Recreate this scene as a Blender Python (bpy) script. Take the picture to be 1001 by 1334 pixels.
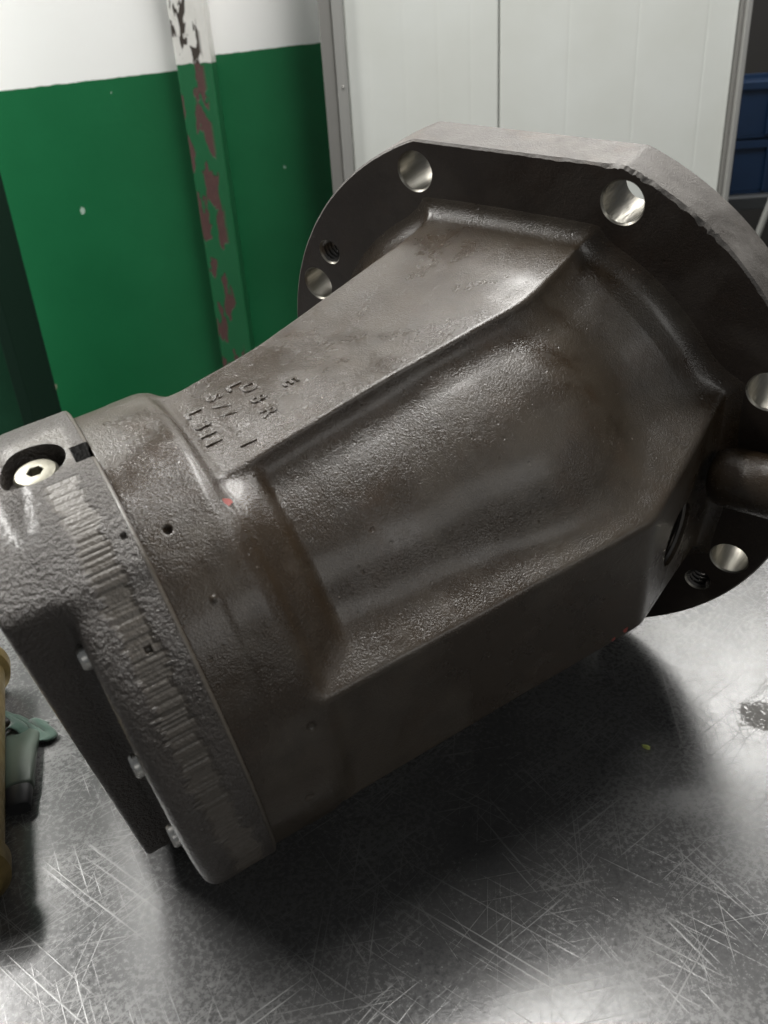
import bpy, bmesh, math, random
import numpy as np
from mathutils import Matrix, Vector

# ------------------------------------------------------------------ reset
for o in list(bpy.data.objects):
    bpy.data.objects.remove(o, do_unlink=True)
scene = bpy.context.scene
COL = scene.collection
random.seed(7)
RNG = np.random.default_rng(11)

# ------------------------------------------------------------------ camera
cam_data = bpy.data.cameras.new('camera')
cam_data.sensor_fit = 'HORIZONTAL'
cam_data.sensor_width = 36.0
cam_data.lens = 36.0 * 1105.0 / 1001.0
cam_data.clip_start = 0.01
cam_data.clip_end = 100.0
camera = bpy.data.objects.new('camera', cam_data)
COL.objects.link(camera)
cr = Vector((0.9977, -0.0323, -0.0596)); cu = Vector((0.0678, 0.4759, 0.8769))
cf = Vector((0.0, 0.8789, -0.4770))
cm = Matrix.Identity(4)
for i in range(3):
    cm[i][0] = cr[i]; cm[i][1] = cu[i]; cm[i][2] = -cf[i]
cm[0][3], cm[1][3], cm[2][3] = -0.074, -0.432, 0.325
camera.matrix_world = cm
cam_data.dof.use_dof = True
cam_data.dof.focus_distance = 0.43
cam_data.dof.aperture_fstop = 22.0
scene.camera = camera

# ------------------------------------------------------------------ world (dim room air) and lamps
world = bpy.data.worlds.new('World')
scene.world = world
world.use_nodes = True
bg = world.node_tree.nodes['Background']
bg.inputs[0].default_value = (0.93, 0.97, 1.0, 1)
bg.inputs[1].default_value = 0.125

def area(name, loc, target, sx, sy, power, color=(1.0, 0.985, 0.95)):
    l = bpy.data.lights.new(name, 'AREA')
    l.shape = 'RECTANGLE'; l.size = sx; l.size_y = sy; l.energy = power; l.color = color
    o = bpy.data.objects.new(name, l); COL.objects.link(o)
    o.location = loc
    o.rotation_euler = (Vector(target) - Vector(loc)).to_track_quat('-Z', 'Y').to_euler()
    return o
area('ceiling_or_fill_lamp', (0.95, 1.70, 1.72), (0.95, 1.70, 0), 1.1, 0.30, 44)
area('ceiling_or_fill_lamp', (0.17, 0.42, 1.72), (0.17, 0.42, 0), 0.24, 1.1, 38)
area('ceiling_or_fill_lamp', (1.15, -1.65, 1.25), (0.1, 0.0, 0.1), 1.2, 0.50, 7.5)  # added front fill behind the camera, below ceiling height, lightens pad and bulge
area('ceiling_or_fill_lamp', (-1.50, 0.70, 1.72), (-1.50, 0.70, 0), 0.26, 1.1, 100)

scene.view_settings.view_transform = 'Standard'
scene.view_settings.look = 'None'
scene.view_settings.exposure = 0.0
scene.view_settings.gamma = 1.0
scene.view_settings.use_curve_mapping = False
scene.cycles.max_bounces = 5
scene.cycles.diffuse_bounces = 3
scene.cycles.glossy_bounces = 3
scene.cycles.use_adaptive_sampling = True
scene.cycles.adaptive_threshold = 0.02

# ------------------------------------------------------------------ helpers
def tag(o, label=None, cat=None, group=None, kind=None):
    if label: o['label'] = label
    if cat: o['category'] = cat
    if group: o['group'] = group
    if kind: o['kind'] = kind
    return o

def mesh_obj(name, verts, faces, mat=None, parent=None, smooth=False):
    me = bpy.data.meshes.new(name)
    me.from_pydata([tuple(map(float, v)) for v in verts], [], [tuple(map(int, f_)) for f_ in faces])
    me.update()
    if smooth:
        me.polygons.foreach_set('use_smooth', [True] * len(me.polygons))
    o = bpy.data.objects.new(name, me)
    COL.objects.link(o)
    if mat:
        for m_ in (mat if isinstance(mat, (list, tuple)) else [mat]):
            me.materials.append(m_)
    if parent: o.parent = parent
    return o

def bm_obj(name, bm, mat=None, parent=None, smooth=False, angle=None):
    me = bpy.data.meshes.new(name)
    bm.normal_update()
    bm.to_mesh(me); bm.free()
    if smooth or angle:
        me.polygons.foreach_set('use_smooth', [True] * len(me.polygons))
        if angle:
            me.set_sharp_from_angle(angle=math.radians(angle))
    o = bpy.data.objects.new(name, me)
    COL.objects.link(o)
    if mat:
        for m_ in (mat if isinstance(mat, (list, tuple)) else [mat]):
            me.materials.append(m_)
    if parent: o.parent = parent
    return o

def empty(name, loc=(0, 0, 0)):
    o = bpy.data.objects.new(name, None); COL.objects.link(o)
    o.location = loc; o.empty_display_size = 0.05
    return o

def box_bm(x0, x1, y0, y1, z0, z1, bevel=0.0, seg=2):
    bm = bmesh.new()
    bmesh.ops.create_cube(bm, size=1.0)
    for v in bm.verts:
        v.co = Vector(((x0 + x1) / 2 + v.co.x * (x1 - x0), (y0 + y1) / 2 + v.co.y * (y1 - y0), (z0 + z1) / 2 + v.co.z * (z1 - z0)))
    if bevel:
        bmesh.ops.bevel(bm, geom=list(bm.edges), offset=bevel, segments=seg, profile=0.5, affect='EDGES')
    return bm

def lathe(profile, axis_o, axis_d, ref, seg=48, close=True):
    """profile: list of (radius, along); returns verts, faces"""
    d = np.array(axis_d, float); d /= np.linalg.norm(d)
    r = np.array(ref, float); r -= d * (r @ d); r /= np.linalg.norm(r)
    t = np.cross(d, r); o_ = np.array(axis_o, float)
    V = []; F = []
    for (rad, al) in profile:
        for k in range(seg):
            a = 2 * math.pi * k / seg
            V.append(o_ + d * al + rad * (math.cos(a) * r + math.sin(a) * t))
    n_ = len(profile)
    for i in range(n_ - 1):
        for k in range(seg):
            k2 = (k + 1) % seg
            F.append((i * seg + k, i * seg + k2, (i + 1) * seg + k2, (i + 1) * seg + k))
    if close:
        F.append(tuple(range(seg - 1, -1, -1)))
        F.append(tuple((n_ - 1) * seg + k for k in range(seg)))
    return V, F

# lattice value noise for shaping surfaces
_LAT = RNG.random((64, 64, 64)) * 2 - 1
def vnoise(P, freq):
    q = P * freq + 17.3
    i = np.floor(q).astype(int); fr = q - i
    fr = fr * fr * (3 - 2 * fr)
    out = 0
    for dx in (0, 1):
        for dy in (0, 1):
            for dz in (0, 1):
                wgt = (fr[..., 0] if dx else 1 - fr[..., 0]) * (fr[..., 1] if dy else 1 - fr[..., 1]) * (fr[..., 2] if dz else 1 - fr[..., 2])
                out = out + wgt * _LAT[(i[..., 0] + dx) % 64, (i[..., 1] + dy) % 64, (i[..., 2] + dz) % 64]
    return out

# ------------------------------------------------------------------ materials
class NT:
    def __init__(self, name):
        self.mat = bpy.data.materials.new(name)
        self.mat.use_nodes = True
        self.t = self.mat.node_tree
        self.bsdf = self.t.nodes['Principled BSDF']
        self.tc = self.t.nodes.new('ShaderNodeTexCoord')
        self.obj = self.tc.outputs['Object']
    def n(self, typ, **kw):
        nd = self.t.nodes.new(typ)
        for k, v in kw.items():
            if k.startswith('i_'):
                key = k[2:]
                key = int(key) if key.isdigit() else key.replace('_', ' ')
                nd.inputs[key].default_value = v
            else:
                setattr(nd, k, v)
        return nd
    def link(self, a, b): self.t.links.new(a, b)
    def noise(self, scale, detail=4, rough=0.55, vec=None, dist=0.0):
        nd = self.n('ShaderNodeTexNoise')
        nd.inputs['Scale'].default_value = scale; nd.inputs['Detail'].default_value = detail
        nd.inputs['Roughness'].default_value = rough; nd.inputs['Distortion'].default_value = dist
        self.link(vec if vec is not None else self.obj, nd.inputs['Vector'])
        return nd.outputs['Fac']
    def voro(self, scale, vec=None, feature='F1'):
        nd = self.n('ShaderNodeTexVoronoi'); nd.feature = feature
        nd.inputs['Scale'].default_value = scale
        self.link(vec if vec is not None else self.obj, nd.inputs['Vector'])
        return nd.outputs['Distance']
    def ramp(self, fac, stops):
        nd = self.n('ShaderNodeValToRGB')
        els = nd.color_ramp.elements
        while len(els) < len(stops): els.new(0.5)
        for e, (p, c) in zip(els, stops):
            e.position = p; e.color = c if len(c) == 4 else (*c, 1)
        self.link(fac, nd.inputs[0])
        return nd.outputs[0]
    def rng(self, fac, a, b, c, d):
        nd = self.n('ShaderNodeMapRange'); nd.clamp = True
        for k, v in zip((1, 2, 3, 4), (a, b, c, d)): nd.inputs[k].default_value = v
        self.link(fac, nd.inputs[0])
        return nd.outputs[0]
    def math(self, op, a, b=None, clamp=False):
        nd = self.n('ShaderNodeMath', operation=op); nd.use_clamp = clamp
        for i, x in enumerate((a, b)):
            if x is None: continue
            if isinstance(x, (int, float)): nd.inputs[i].default_value = x
            else: self.link(x, nd.inputs[i])
        return nd.outputs[0]
    def mix(self, fac, a, b):
        nd = self.n('ShaderNodeMix'); nd.data_type = 'RGBA'
        if isinstance(fac, (int, float)): nd.inputs[0].default_value = fac
        else: self.link(fac, nd.inputs[0])
        for i, x in ((6, a), (7, b)):
            if isinstance(x, tuple): nd.inputs[i].default_value = x if len(x) == 4 else (*x, 1)
            else: self.link(x, nd.inputs[i])
        return nd.outputs[2]
    def set(self, **kw):
        for k, v in kw.items():
            key = {'base': 'Base Color', 'rough': 'Roughness', 'metal': 'Metallic', 'spec': 'Specular IOR Level',
                   'coat': 'Coat Weight', 'coatrough': 'Coat Roughness', 'aniso': 'Anisotropic', 'trans': 'Transmission Weight',
                   'sheen': 'Sheen Weight'}[k]
            if isinstance(v, tuple): self.bsdf.inputs[key].default_value = v if len(v) == 4 else (*v, 1)
            elif isinstance(v, (int, float)): self.bsdf.inputs[key].default_value = v
            else: self.link(v, self.bsdf.inputs[key])
        return self
    def bump(self, height, strength=0.3, dist=0.001, prev=None):
        nd = self.n('ShaderNodeBump'); nd.inputs['Strength'].default_value = strength
        nd.inputs['Distance'].default_value = dist
        self.link(height, nd.inputs['Height'])
        if prev is not None: self.link(prev, nd.inputs['Normal'])
        self.link(nd.outputs[0], self.bsdf.inputs['Normal'])
        return nd.outputs[0]
    def spot(self, centre, radius, noise_amp=0.0, noise_scale=200.0):
        """soft-edged mark around a point, with a ragged outline"""
        nd = self.n('ShaderNodeVectorMath', operation='DISTANCE')
        self.link(self.obj, nd.inputs[0]); nd.inputs[1].default_value = centre
        d = nd.outputs['Value']
        if noise_amp:
            d = self.math('ADD', d, self.math('MULTIPLY', self.math('SUBTRACT', self.noise(noise_scale), 0.5), noise_amp))
        return self.rng(d, radius * 0.8, radius, 1.0, 0.0)

def cast_iron(name, dark, light, grain=900.0, bump1=0.25, rough=(0.30, 0.55), coat=0.25, red=(), bare=0.0):
    m = NT(name)
    big = m.noise(13, 5, 0.62, dist=0.5)
    mid = m.noise(70, 5, 0.65)
    fine = m.noise(grain, 2, 0.6)
    dry = m.rng(big, 0.46, 0.56, 0, 1)                       # dry grey film against oil-wet brown patches
    col = m.mix(dry, dark, light)
    col = m.mix(m.math('MULTIPLY', m.rng(mid, 0.45, 0.75, 0, 1), 0.55), col, tuple(c * 0.55 for c in dark))
    col = m.mix(m.rng(m.noise(41, 5, 0.7), 0.54, 0.74, 0, 0.35), col, (dark[0] * 1.5, dark[1] * 1.1, dark[2] * 0.8))
    col = m.mix(m.rng(fine, 0.60, 0.78, 0, 0.35), col, tuple(min(1, c * 2.0) for c in light))
    if bare:
        col = m.mix(m.rng(m.noise(1500, 2, 0.6), 0.68, 0.75, 0, bare), col, (0.30, 0.26, 0.21))
        col = m.mix(m.rng(m.noise(300, 2, 0.5), 0.76, 0.785, 0, 0.5), col, (0.32, 0.28, 0.24))
    for c in red:
        col = m.mix(m.spot(c[0], c[1], c[1] * 2.2, 450), col, (0.24, 0.04, 0.032))
    m.set(base=col, metal=0.0, spec=0.5, coat=coat * 0.8, coatrough=0.18)
    wet = m.math('ADD', m.math('MULTIPLY', dry, 0.7), m.math('MULTIPLY', m.rng(mid, 0.35, 0.65, 0, 1), 0.3))
    m.set(rough=m.rng(wet, 0, 1, rough[0], rough[1]))
    h = m.math('ADD', m.math('MULTIPLY', fine, 1.0), m.math('MULTIPLY', m.noise(grain * 0.4, 2, 0.5), 0.5))
    h = m.math('MULTIPLY', h, m.rng(m.noise(28, 3, 0.6), 0.32, 0.62, 0.35, 1.0))
    h = m.math('SUBTRACT', h, m.math('MULTIPLY', m.rng(m.noise(260, 2, 0.5), 0.70, 0.76, 0, 1), 0.9))
    m.bump(h, bump1, 0.0012)
    return m

S = 0.15
ZL = np.array([0.22, -0.10, 0.0]); ZL[2] = math.sqrt(1 - ZL @ ZL)      # table normal in pump frame (n, s, w)
HC = 0.9755
def to_local(L):
    """pump frame (n: shaft, s: side, w: top) -> root object's coordinates in metres"""
    L = np.atleast_2d(np.asarray(L, float)) + HC * ZL
    return S * L[:, [1, 0, 2]]

BE = math.radians(25.0); CB, SB = math.cos(BE), math.sin(BE); CAX = 0.24
def bent(m_, sg, w_):
    """end-cover frame (m along barrel axis, sg sideways, w top) -> pump frame"""
    s_ = np.asarray(sg) + CAX
    return np.stack(np.broadcast_arrays(np.asarray(m_) * CB - s_ * SB, np.asarray(m_) * SB + s_ * CB, np.asarray(w_) * 1.0), -1)
def loc1(v): return tuple(to_local(v)[0])

red_a = loc1(bent(-1.205, 0.652 * math.sin(math.radians(24.5)), 0.648 * math.cos(math.radians(24.5))))
red_b = loc1(bent(-0.24, 0.64, -0.195))
red_c = loc1(bent(-0.285, 0.64, -0.205))
M_iron = cast_iron('oiled_cast_iron', (0.028, 0.0185, 0.0105), (0.046, 0.0358, 0.0250), 1500, 0.36, (0.24, 0.38), 0.25,
                   red=((red_a, 0.0021), (red_b, 0.0016), (red_c, 0.0013)), bare=0.25).mat
M_flange = cast_iron('flange_iron', (0.028, 0.020, 0.015), (0.045, 0.035, 0.028), 1000, 0.2, (0.38, 0.55), 0.12).mat
M_rim = cast_iron('flange_rim_iron', (0.072, 0.064, 0.057), (0.130, 0.120, 0.110), 1300, 0.3, (0.5, 0.7), 0.0).mat

mm = NT('machined_steel')
sc = mm.n('ShaderNodeMapping'); sc.inputs['Scale'].default_value = (900, 120, 900); mm.link(mm.obj, sc.inputs[0])
mm.set(base=(0.30, 0.285, 0.25), metal=1.0, rough=mm.rng(mm.noise(1.0, 2, 0.5, sc.outputs[0]), 0.3, 0.7, 0.30, 0.6))
M_steel = mm.mat
ms = NT('thread_steel'); ms.set(base=(0.16, 0.15, 0.14), metal=1.0, rough=0.3); M_thread = ms.mat
mo = NT('slot_dark'); mo.set(base=(0.008, 0.007, 0.006), rough=0.3); mo.bump(mo.noise(500, 3), 0.5, 0.001); M_slot_dark = mo.mat  # darkness of the deep slot is put into its face colour
mb = NT('bright_bolt'); mb.set(base=(0.62, 0.61, 0.58), metal=1.0, rough=mb.rng(mb.noise(400, 3), 0.3, 0.7, 0.2, 0.4)); M_bolt = mb.mat
mp = NT('plug_steel')
mp.set(base=mp.mix(mp.rng(mp.noise(260, 4), 0.4, 0.75, 0, 0.7), (0.25, 0.24, 0.20), (0.13, 0.12, 0.095)), metal=1.0, rough=mp.rng(mp.noise(300, 3), 0.3, 0.7, 0.36, 0.55))
mp.bump(mp.noise(900, 3), 0.15, 0.0005); M_plug = mp.mat

# end cover: rough casting with a tool-marked machined band (mask stored on the mesh)
mc = NT('rough_cast_cover')
att = mc.n('ShaderNodeAttribute', attribute_name='machined'); band = att.outputs['Fac']
gr = mc.noise(640, 3, 0.6); fn = mc.noise(1300, 3, 0.7)
base = mc.mix(mc.rng(mc.noise(20, 3), 0.35, 0.7, 0, 1), (0.036, 0.029, 0.024), (0.060, 0.051, 0.044))
base = mc.mix(mc.rng(fn, 0.6, 0.78, 0, 0.6), base, (0.26, 0.25, 0.23))
base = mc.mix(mc.math('MULTIPLY', band, 0.7), base, mc.mix(mc.noise(160, 3), (0.062, 0.052, 0.040), (0.11, 0.095, 0.076)))
mc.set(base=base, spec=0.6, rough=mc.rng(gr, 0.3, 0.7, 0.28, 0.46), coat=0.2, coatrough=0.25)
hh = mc.math('MULTIPLY', mc.math('ADD', mc.math('MULTIPLY', gr, 2.0), mc.math('MULTIPLY', fn, 0.6)), mc.rng(band, 0, 1, 1.0, 0.12))
mc.bump(hh, 0.62, 0.0015)
M_cover = mc.mat

# ------------------------------------------------------------------ the bench (setting)
mt = NT('worn_steel_sheet')
def stretched(angle, sx, sy):
    mp_ = mt.n('ShaderNodeMapping'); mp_.inputs['Rotation'].default_value = (0, 0, math.radians(angle))
    mp_.vector_type = 'TEXTURE'; mp_.inputs['Scale'].default_value = (1.0 / sx, 1.0 / sy, 1); mt.link(mt.obj, mp_.inputs[0]); return mp_.outputs[0]
blot = mt.noise(18, 6, 0.7); blot2 = mt.noise(420, 6, 0.75); speck = mt.noise(700, 4, 0.7)
scr = None
for ang, sx, sy, th in ((36, 9, 900, 0.635), (-38, 7, 800, 0.645), (82, 8, 1000, 0.655), (8, 10, 900, 0.66), (48, 9, 1100, 0.64), (118, 12, 800, 0.65)):
    nse = mt.noise(1.0, 2, 0.5, stretched(ang, sx, sy))
    s1 = mt.rng(nse, th, th + 0.05, 0, 1)
    scr = s1 if scr is None else mt.math('MAXIMUM', scr, s1)
scr = mt.math('MULTIPLY', scr, mt.rng(mt.noise(26, 3), 0.38, 0.60, 0.05, 1.0))
area_w = mt.noise(7, 4, 0.6)
worn = mt.math('MULTIPLY', mt.rng(blot2, 0.30, 0.78, 0, 1), mt.rng(area_w, 0.30, 0.62, 0.35, 1.0))
worn = mt.math('MAXIMUM', worn, mt.math('MULTIPLY', mt.rng(speck, 0.50, 0.75, 0, 1), 0.5))
col = mt.mix(mt.rng(blot, 0.35, 0.7, 0, 1), (0.046, 0.046, 0.048), (0.072, 0.071, 0.070))
col = mt.mix(worn, col, (0.20, 0.20, 0.198))
col = mt.mix(mt.math('MULTIPLY', scr, 0.5), col, (0.26, 0.26, 0.255))
bare = mt.math('MULTIPLY', mt.spot((0.122, -0.090, 0.0), 0.013, 0.024, 110), mt.rng(mt.noise(300, 4, 0.6, dist=1.5), 0.40, 0.46, 0, 1))
col = mt.mix(mt.math('MULTIPLY', bare, 0.7), col, (0.085, 0.08, 0.072))
mt.set(base=col, metal=0.45, spec=0.5)
r0 = mt.rng(blot, 0.3, 0.7, 0.16, 0.23)
r0 = mt.math('ADD', r0, mt.math('MULTIPLY', worn, 0.22))
r0 = mt.math('ADD', r0, mt.math('MULTIPLY', scr, 0.15))
r0 = mt.math('ADD', r0, mt.math('MULTIPLY', bare, 0.25), True)
mt.set(rough=r0)
nb = mt.bump(mt.math('ADD', mt.math('MULTIPLY', scr, 1.0), mt.math('MULTIPLY', blot2, 0.8)), 0.12, 0.0006)
M_table = mt.mat

bm = box_bm(-0.95, 1.05, -0.75, 0.36, -0.03, 0.0, 0.002, 2)
bench = bm_obj('workbench_top', bm, M_table)
tag(bench, kind='structure')

mf = NT('concrete_floor'); mf.set(base=mf.mix(mf.noise(6, 5), (0.10, 0.10, 0.10), (0.17, 0.165, 0.16)), rough=0.7)
floor = bm_obj('floor', box_bm(-4, 4, -2.5, 3.2, -0.86, -0.80), mf.mat); tag(floor, kind='structure')

# painted wall: white above, green below, hand-cut edge
mw = NT('painted_wall')
sep = mw.n('ShaderNodeSeparateXYZ'); mw.link(mw.obj, sep.inputs[0])
step = mw.rng(sep.outputs['X'], -0.372, -0.366, 0.0, 0.0175)
edge = mw.math('ADD', mw.math('MULTIPLY', sep.outputs['X'], 0.042), 0.3325)
edge = mw.math('ADD', edge, step)
edge = mw.math('ADD', edge, mw.math('MULTIPLY', mw.math('SUBTRACT', mw.noise(60, 3), 0.5), 0.004))
isgreen = mw.rng(mw.math('SUBTRACT', edge, sep.outputs['Z']), -0.0006, 0.0006, 0, 1)
gcol = mw.mix(mw.rng(mw.noise(5, 4), 0.3, 0.7, 0, 1), (0.009, 0.112, 0.040), (0.012, 0.135, 0.050))
v = mw.n('ShaderNodeTexVoronoi'); v.inputs['Scale'].default_value = 15.0; v.inputs['Randomness'].default_value = 1.0
vm = mw.n('ShaderNodeMapping'); vm.inputs['Scale'].default_value = (1.0, 1.0, 0.6); mw.link(mw.obj, vm.inputs[0]); mw.link(vm.outputs[0], v.inputs['Vector'])
sel = mw.n('ShaderNodeSeparateColor'); mw.link(v.outputs['Color'], sel.inputs[0])
rad = mw.math('MULTIPLY', mw.rng(sel.outputs[0], 0.35, 1.0, 0.02, 0.13), mw.rng(sel.outputs[1], 0, 1, 0.4, 1.0))
dd = mw.math('ADD', v.outputs['Distance'], mw.math('MULTIPLY', mw.math('SUBTRACT', mw.noise(150, 4), 0.5), 0.13))
chip = mw.rng(mw.math('SUBTRACT', rad, dd), 0.0, 0.006, 0, 1)
gcol = mw.mix(mw.rng(mw.noise(26, 6, 0.7), 0.52, 0.75, 0, 0.35), gcol, (0.009, 0.105, 0.040))
gcol = mw.mix(chip, gcol, (0.36, 0.48, 0.40))
gcol = mw.mix(mw.spot((-0.772, 1.3, -0.262), 0.022, 0.02, 60), gcol, (0.33, 0.25, 0.21))
wcol = mw.mix(mw.noise(9, 4), (0.84, 0.84, 0.825), (0.88, 0.88, 0.87))
mw.set(base=mw.mix(isgreen, wcol, gcol), rough=mw.rng(isgreen, 0, 1, 0.8, 0.36), spec=0.4)
mw.bump(mw.math('SUBTRACT', mw.noise(90, 5, 0.6), mw.math('MULTIPLY', chip, 0.6)), 0.12, 0.003)
wall = bm_obj('wall', box_bm(-1.6, 0.45, 1.30, 1.40, -0.80, 2.0), mw.mat)
tag(wall, 'painted wall with white upper half above green lower half', 'wall', kind='structure')

md = NT('dark_wall'); md.set(base=(0.010, 0.009, 0.008), rough=0.85)  # darkness of the void behind the crates is put into the wall colour
bw = bm_obj('back_wall', box_bm(0.46, 3.2, 2.55, 2.65, -0.80, 2.0), md.mat); tag(bw, kind='structure')

# ------------------------------------------------------------------ peeling square post against the wall
mpz = NT('peeling_post_paint')
sp = mpz.n('ShaderNodeSeparateXYZ'); mpz.link(mpz.obj, sp.inputs[0])
z = sp.outputs['Z']
st = mpz.n('ShaderNodeMapping'); st.inputs['Scale'].default_value = (46, 46, 15); mpz.link(mpz.obj, st.inputs[0])
pn = mpz.noise(1.0, 4, 0.55, st.outputs[0], 0.4)
zl = mpz.math('ADD', mpz.math('MULTIPLY', mpz.noise(70, 3), 0.006), 0.3225)
green_low = mpz.rng(mpz.math('SUBTRACT', zl, z), -0.0006, 0.0006, 0, 1)
paint = mpz.mix(green_low, mpz.mix(mpz.noise(40, 4), (0.62, 0.61, 0.57), (0.80, 0.79, 0.76)), mpz.mix(mpz.noise(12, 4), (0.012, 0.115, 0.042), (0.018, 0.14, 0.055)))
und = mpz.mix(green_low, (0.045, 0.035, 0.028), mpz.mix(mpz.noise(220, 3), (0.065, 0.030, 0.028), (0.12, 0.06, 0.052)))
peel = mpz.rng(pn, 0.515, 0.523, 0, 1)
xm = mpz.rng(sp.outputs['X'], 0.004, 0.022, 1, 0)
peel = mpz.math('MULTIPLY', peel, mpz.rng(xm, 0.2, 0.5, 0, 1))
mpz.set(base=mpz.mix(peel, paint, und), rough=mpz.rng(peel, 0, 1, 0.4, 0.75))
mpz.bump(mpz.math('SUBTRACT', 1.0, peel), 0.6, 0.0012)
post = bm_obj('wall_post', box_bm(-0.0305, 0.0305, -0.03, 0.03, -0.80, 1.9, 0.004, 3), mpz.mat, smooth=False)
post.location = (-0.349, 1.262, 0)
tag(post, 'square steel wall post with peeling green and white paint', 'post')

# ------------------------------------------------------------------ dark green steel column at the left edge
mg = NT('dark_green_paint')
mg.set(base=mg.mix(mg.rng(mg.noise(14, 4), 0.35, 0.7, 0, 1), (0.006, 0.048, 0.022), (0.010, 0.066, 0.031)), rough=0.6, spec=0.25)
mg.bump(mg.noise(120, 4), 0.1, 0.002)
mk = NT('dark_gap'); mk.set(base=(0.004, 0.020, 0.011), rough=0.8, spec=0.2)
col_root = empty('steel_column', (-0.712, 0.95, -0.80))
tag(col_root, 'dark green steel column beside the white and green wall', 'column')
def part(name, bm, mat, root, **kw):
    o = bm_obj(name, bm, mat, root, **kw)
    o.matrix_parent_inverse = Matrix.Identity(4)
    return o
part('web', box_bm(-0.30, 0.058, -0.02, 0.02, 0, 2.6, 0.003), mg.mat, col_root)
part('flange_plate', box_bm(0.0585, 0.078, -0.075, 0.05, 0, 2.6, 0.002), mk.mat, col_root)
part('stiffener', box_bm(-0.30, 0.045, -0.030, -0.0205, 0, 2.6, 0.002), mg.mat, col_root)

# ------------------------------------------------------------------ white sandwich-panel partition with aluminium trim
mpan = NT('white_panel')
mpan.set(base=mpan.mix(mpan.rng(mpan.noise(7, 4), 0.35, 0.75, 0, 1), (0.62, 0.64, 0.61), (0.57, 0.585, 0.545)), rough=0.38, spec=0.4)
mpan.bump(mpan.noise(30, 3), 0.04, 0.003)
ma = NT('aluminium_trim')
mpa = ma.n('ShaderNodeMapping'); mpa.inputs['Scale'].default_value = (400, 400, 6); ma.link(ma.obj, mpa.inputs[0])
ma.set(base=ma.mix(ma.noise(1.0, 3, 0.5, mpa.outputs[0]), (0.36, 0.36, 0.345), (0.46, 0.455, 0.43)), metal=0.6, rough=0.45)
ma2 = NT('aluminium_dark'); ma2.set(base=(0.27, 0.265, 0.25), metal=0.6, rough=0.5)
pr = empty('partition', (0.215, 1.10, -0.80))
tag(pr, 'white sandwich panel partition with grey aluminium edge trim', 'partition')
def grooved_panel(x0, x1, grooves):
    """front skin with shallow vertical V-grooves"""
    xs = [x0]
    prof = [(x0 - 0.215, 0.003), (x0 - 0.215 + 0.0025, 0.0)]
    for g in grooves:
        gx = g - 0.215
        prof += [(gx - 0.0030, 0.0), (gx - 0.0006, 0.00022), (gx + 0.0006, 0.00022), (gx + 0.0030, 0.0)]
    prof += [(x1 - 0.215 - 0.0025, 0.0), (x1 - 0.215, 0.003)]
    V = []; F = []
    z0, z1 = 0.02, 1.585
    for (x, y) in prof: V += [(x, y, z0), (x, y, z1)]
    for i in range(len(prof) - 1): F.append((2 * i, 2 * i + 2, 2 * i + 3, 2 * i + 1))
    b = len(V)
    V += [(x0 - 0.215, 0.045, z0), (x0 - 0.215, 0.045, z1), (x1 - 0.215, 0.045, z0), (x1 - 0.215, 0.045, z1)]
    F += [(b + 2, b, b + 1, b + 3), (b, 0, 1, b + 1), (2 * len(prof) - 2, b + 2, b + 3, 2 * len(prof) - 1)]
    o = mesh_obj('panel', V, F, mpan.mat, pr)
    return o
grooved_panel(-0.0845, 0.1582, (-0.051, 0.007, 0.061, 0.113))
grooved_panel(0.1602, 0.5385, (0.27, 0.38, 0.49))
part('joint_strip', box_bm(0.1575 - 0.215, 0.161 - 0.215, 0.006, 0.04, 0.02, 1.58), NT('joint_dark').set(base=(0.10, 0.10, 0.095), rough=0.7).mat, pr)
part('edge_trim', box_bm(-0.1025 - 0.215, -0.085 - 0.215, -0.012, 0.05, 0, 1.59, 0.0015), ma.mat, pr)
part('edge_channel', box_bm(-0.1235 - 0.215, -0.1032 - 0.215, -0.002, 0.05, 0, 1.59, 0.0015), ma2.mat, pr)
part('edge_trim', box_bm(0.5388 - 0.215, 0.5445 - 0.215, -0.004, 0.05, 0, 1.59, 0.001), ma2.mat, pr)
part('edge_trim', box_bm(0.545 - 0.215, 0.5535 - 0.215, -0.014, 0.05, 0, 1.59, 0.0015), ma.mat, pr)
part('top_rail', box_bm(-0.1235 - 0.215, 0.5535 - 0.215, -0.006, 0.052, 1.5905, 1.62, 0.002), ma.mat, pr)
part('rivet', box_bm(-0.095 - 0.215, -0.092 - 0.215, -0.014, -0.0122, 1.076, 1.079, 0.0006), M_bolt, pr)

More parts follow.
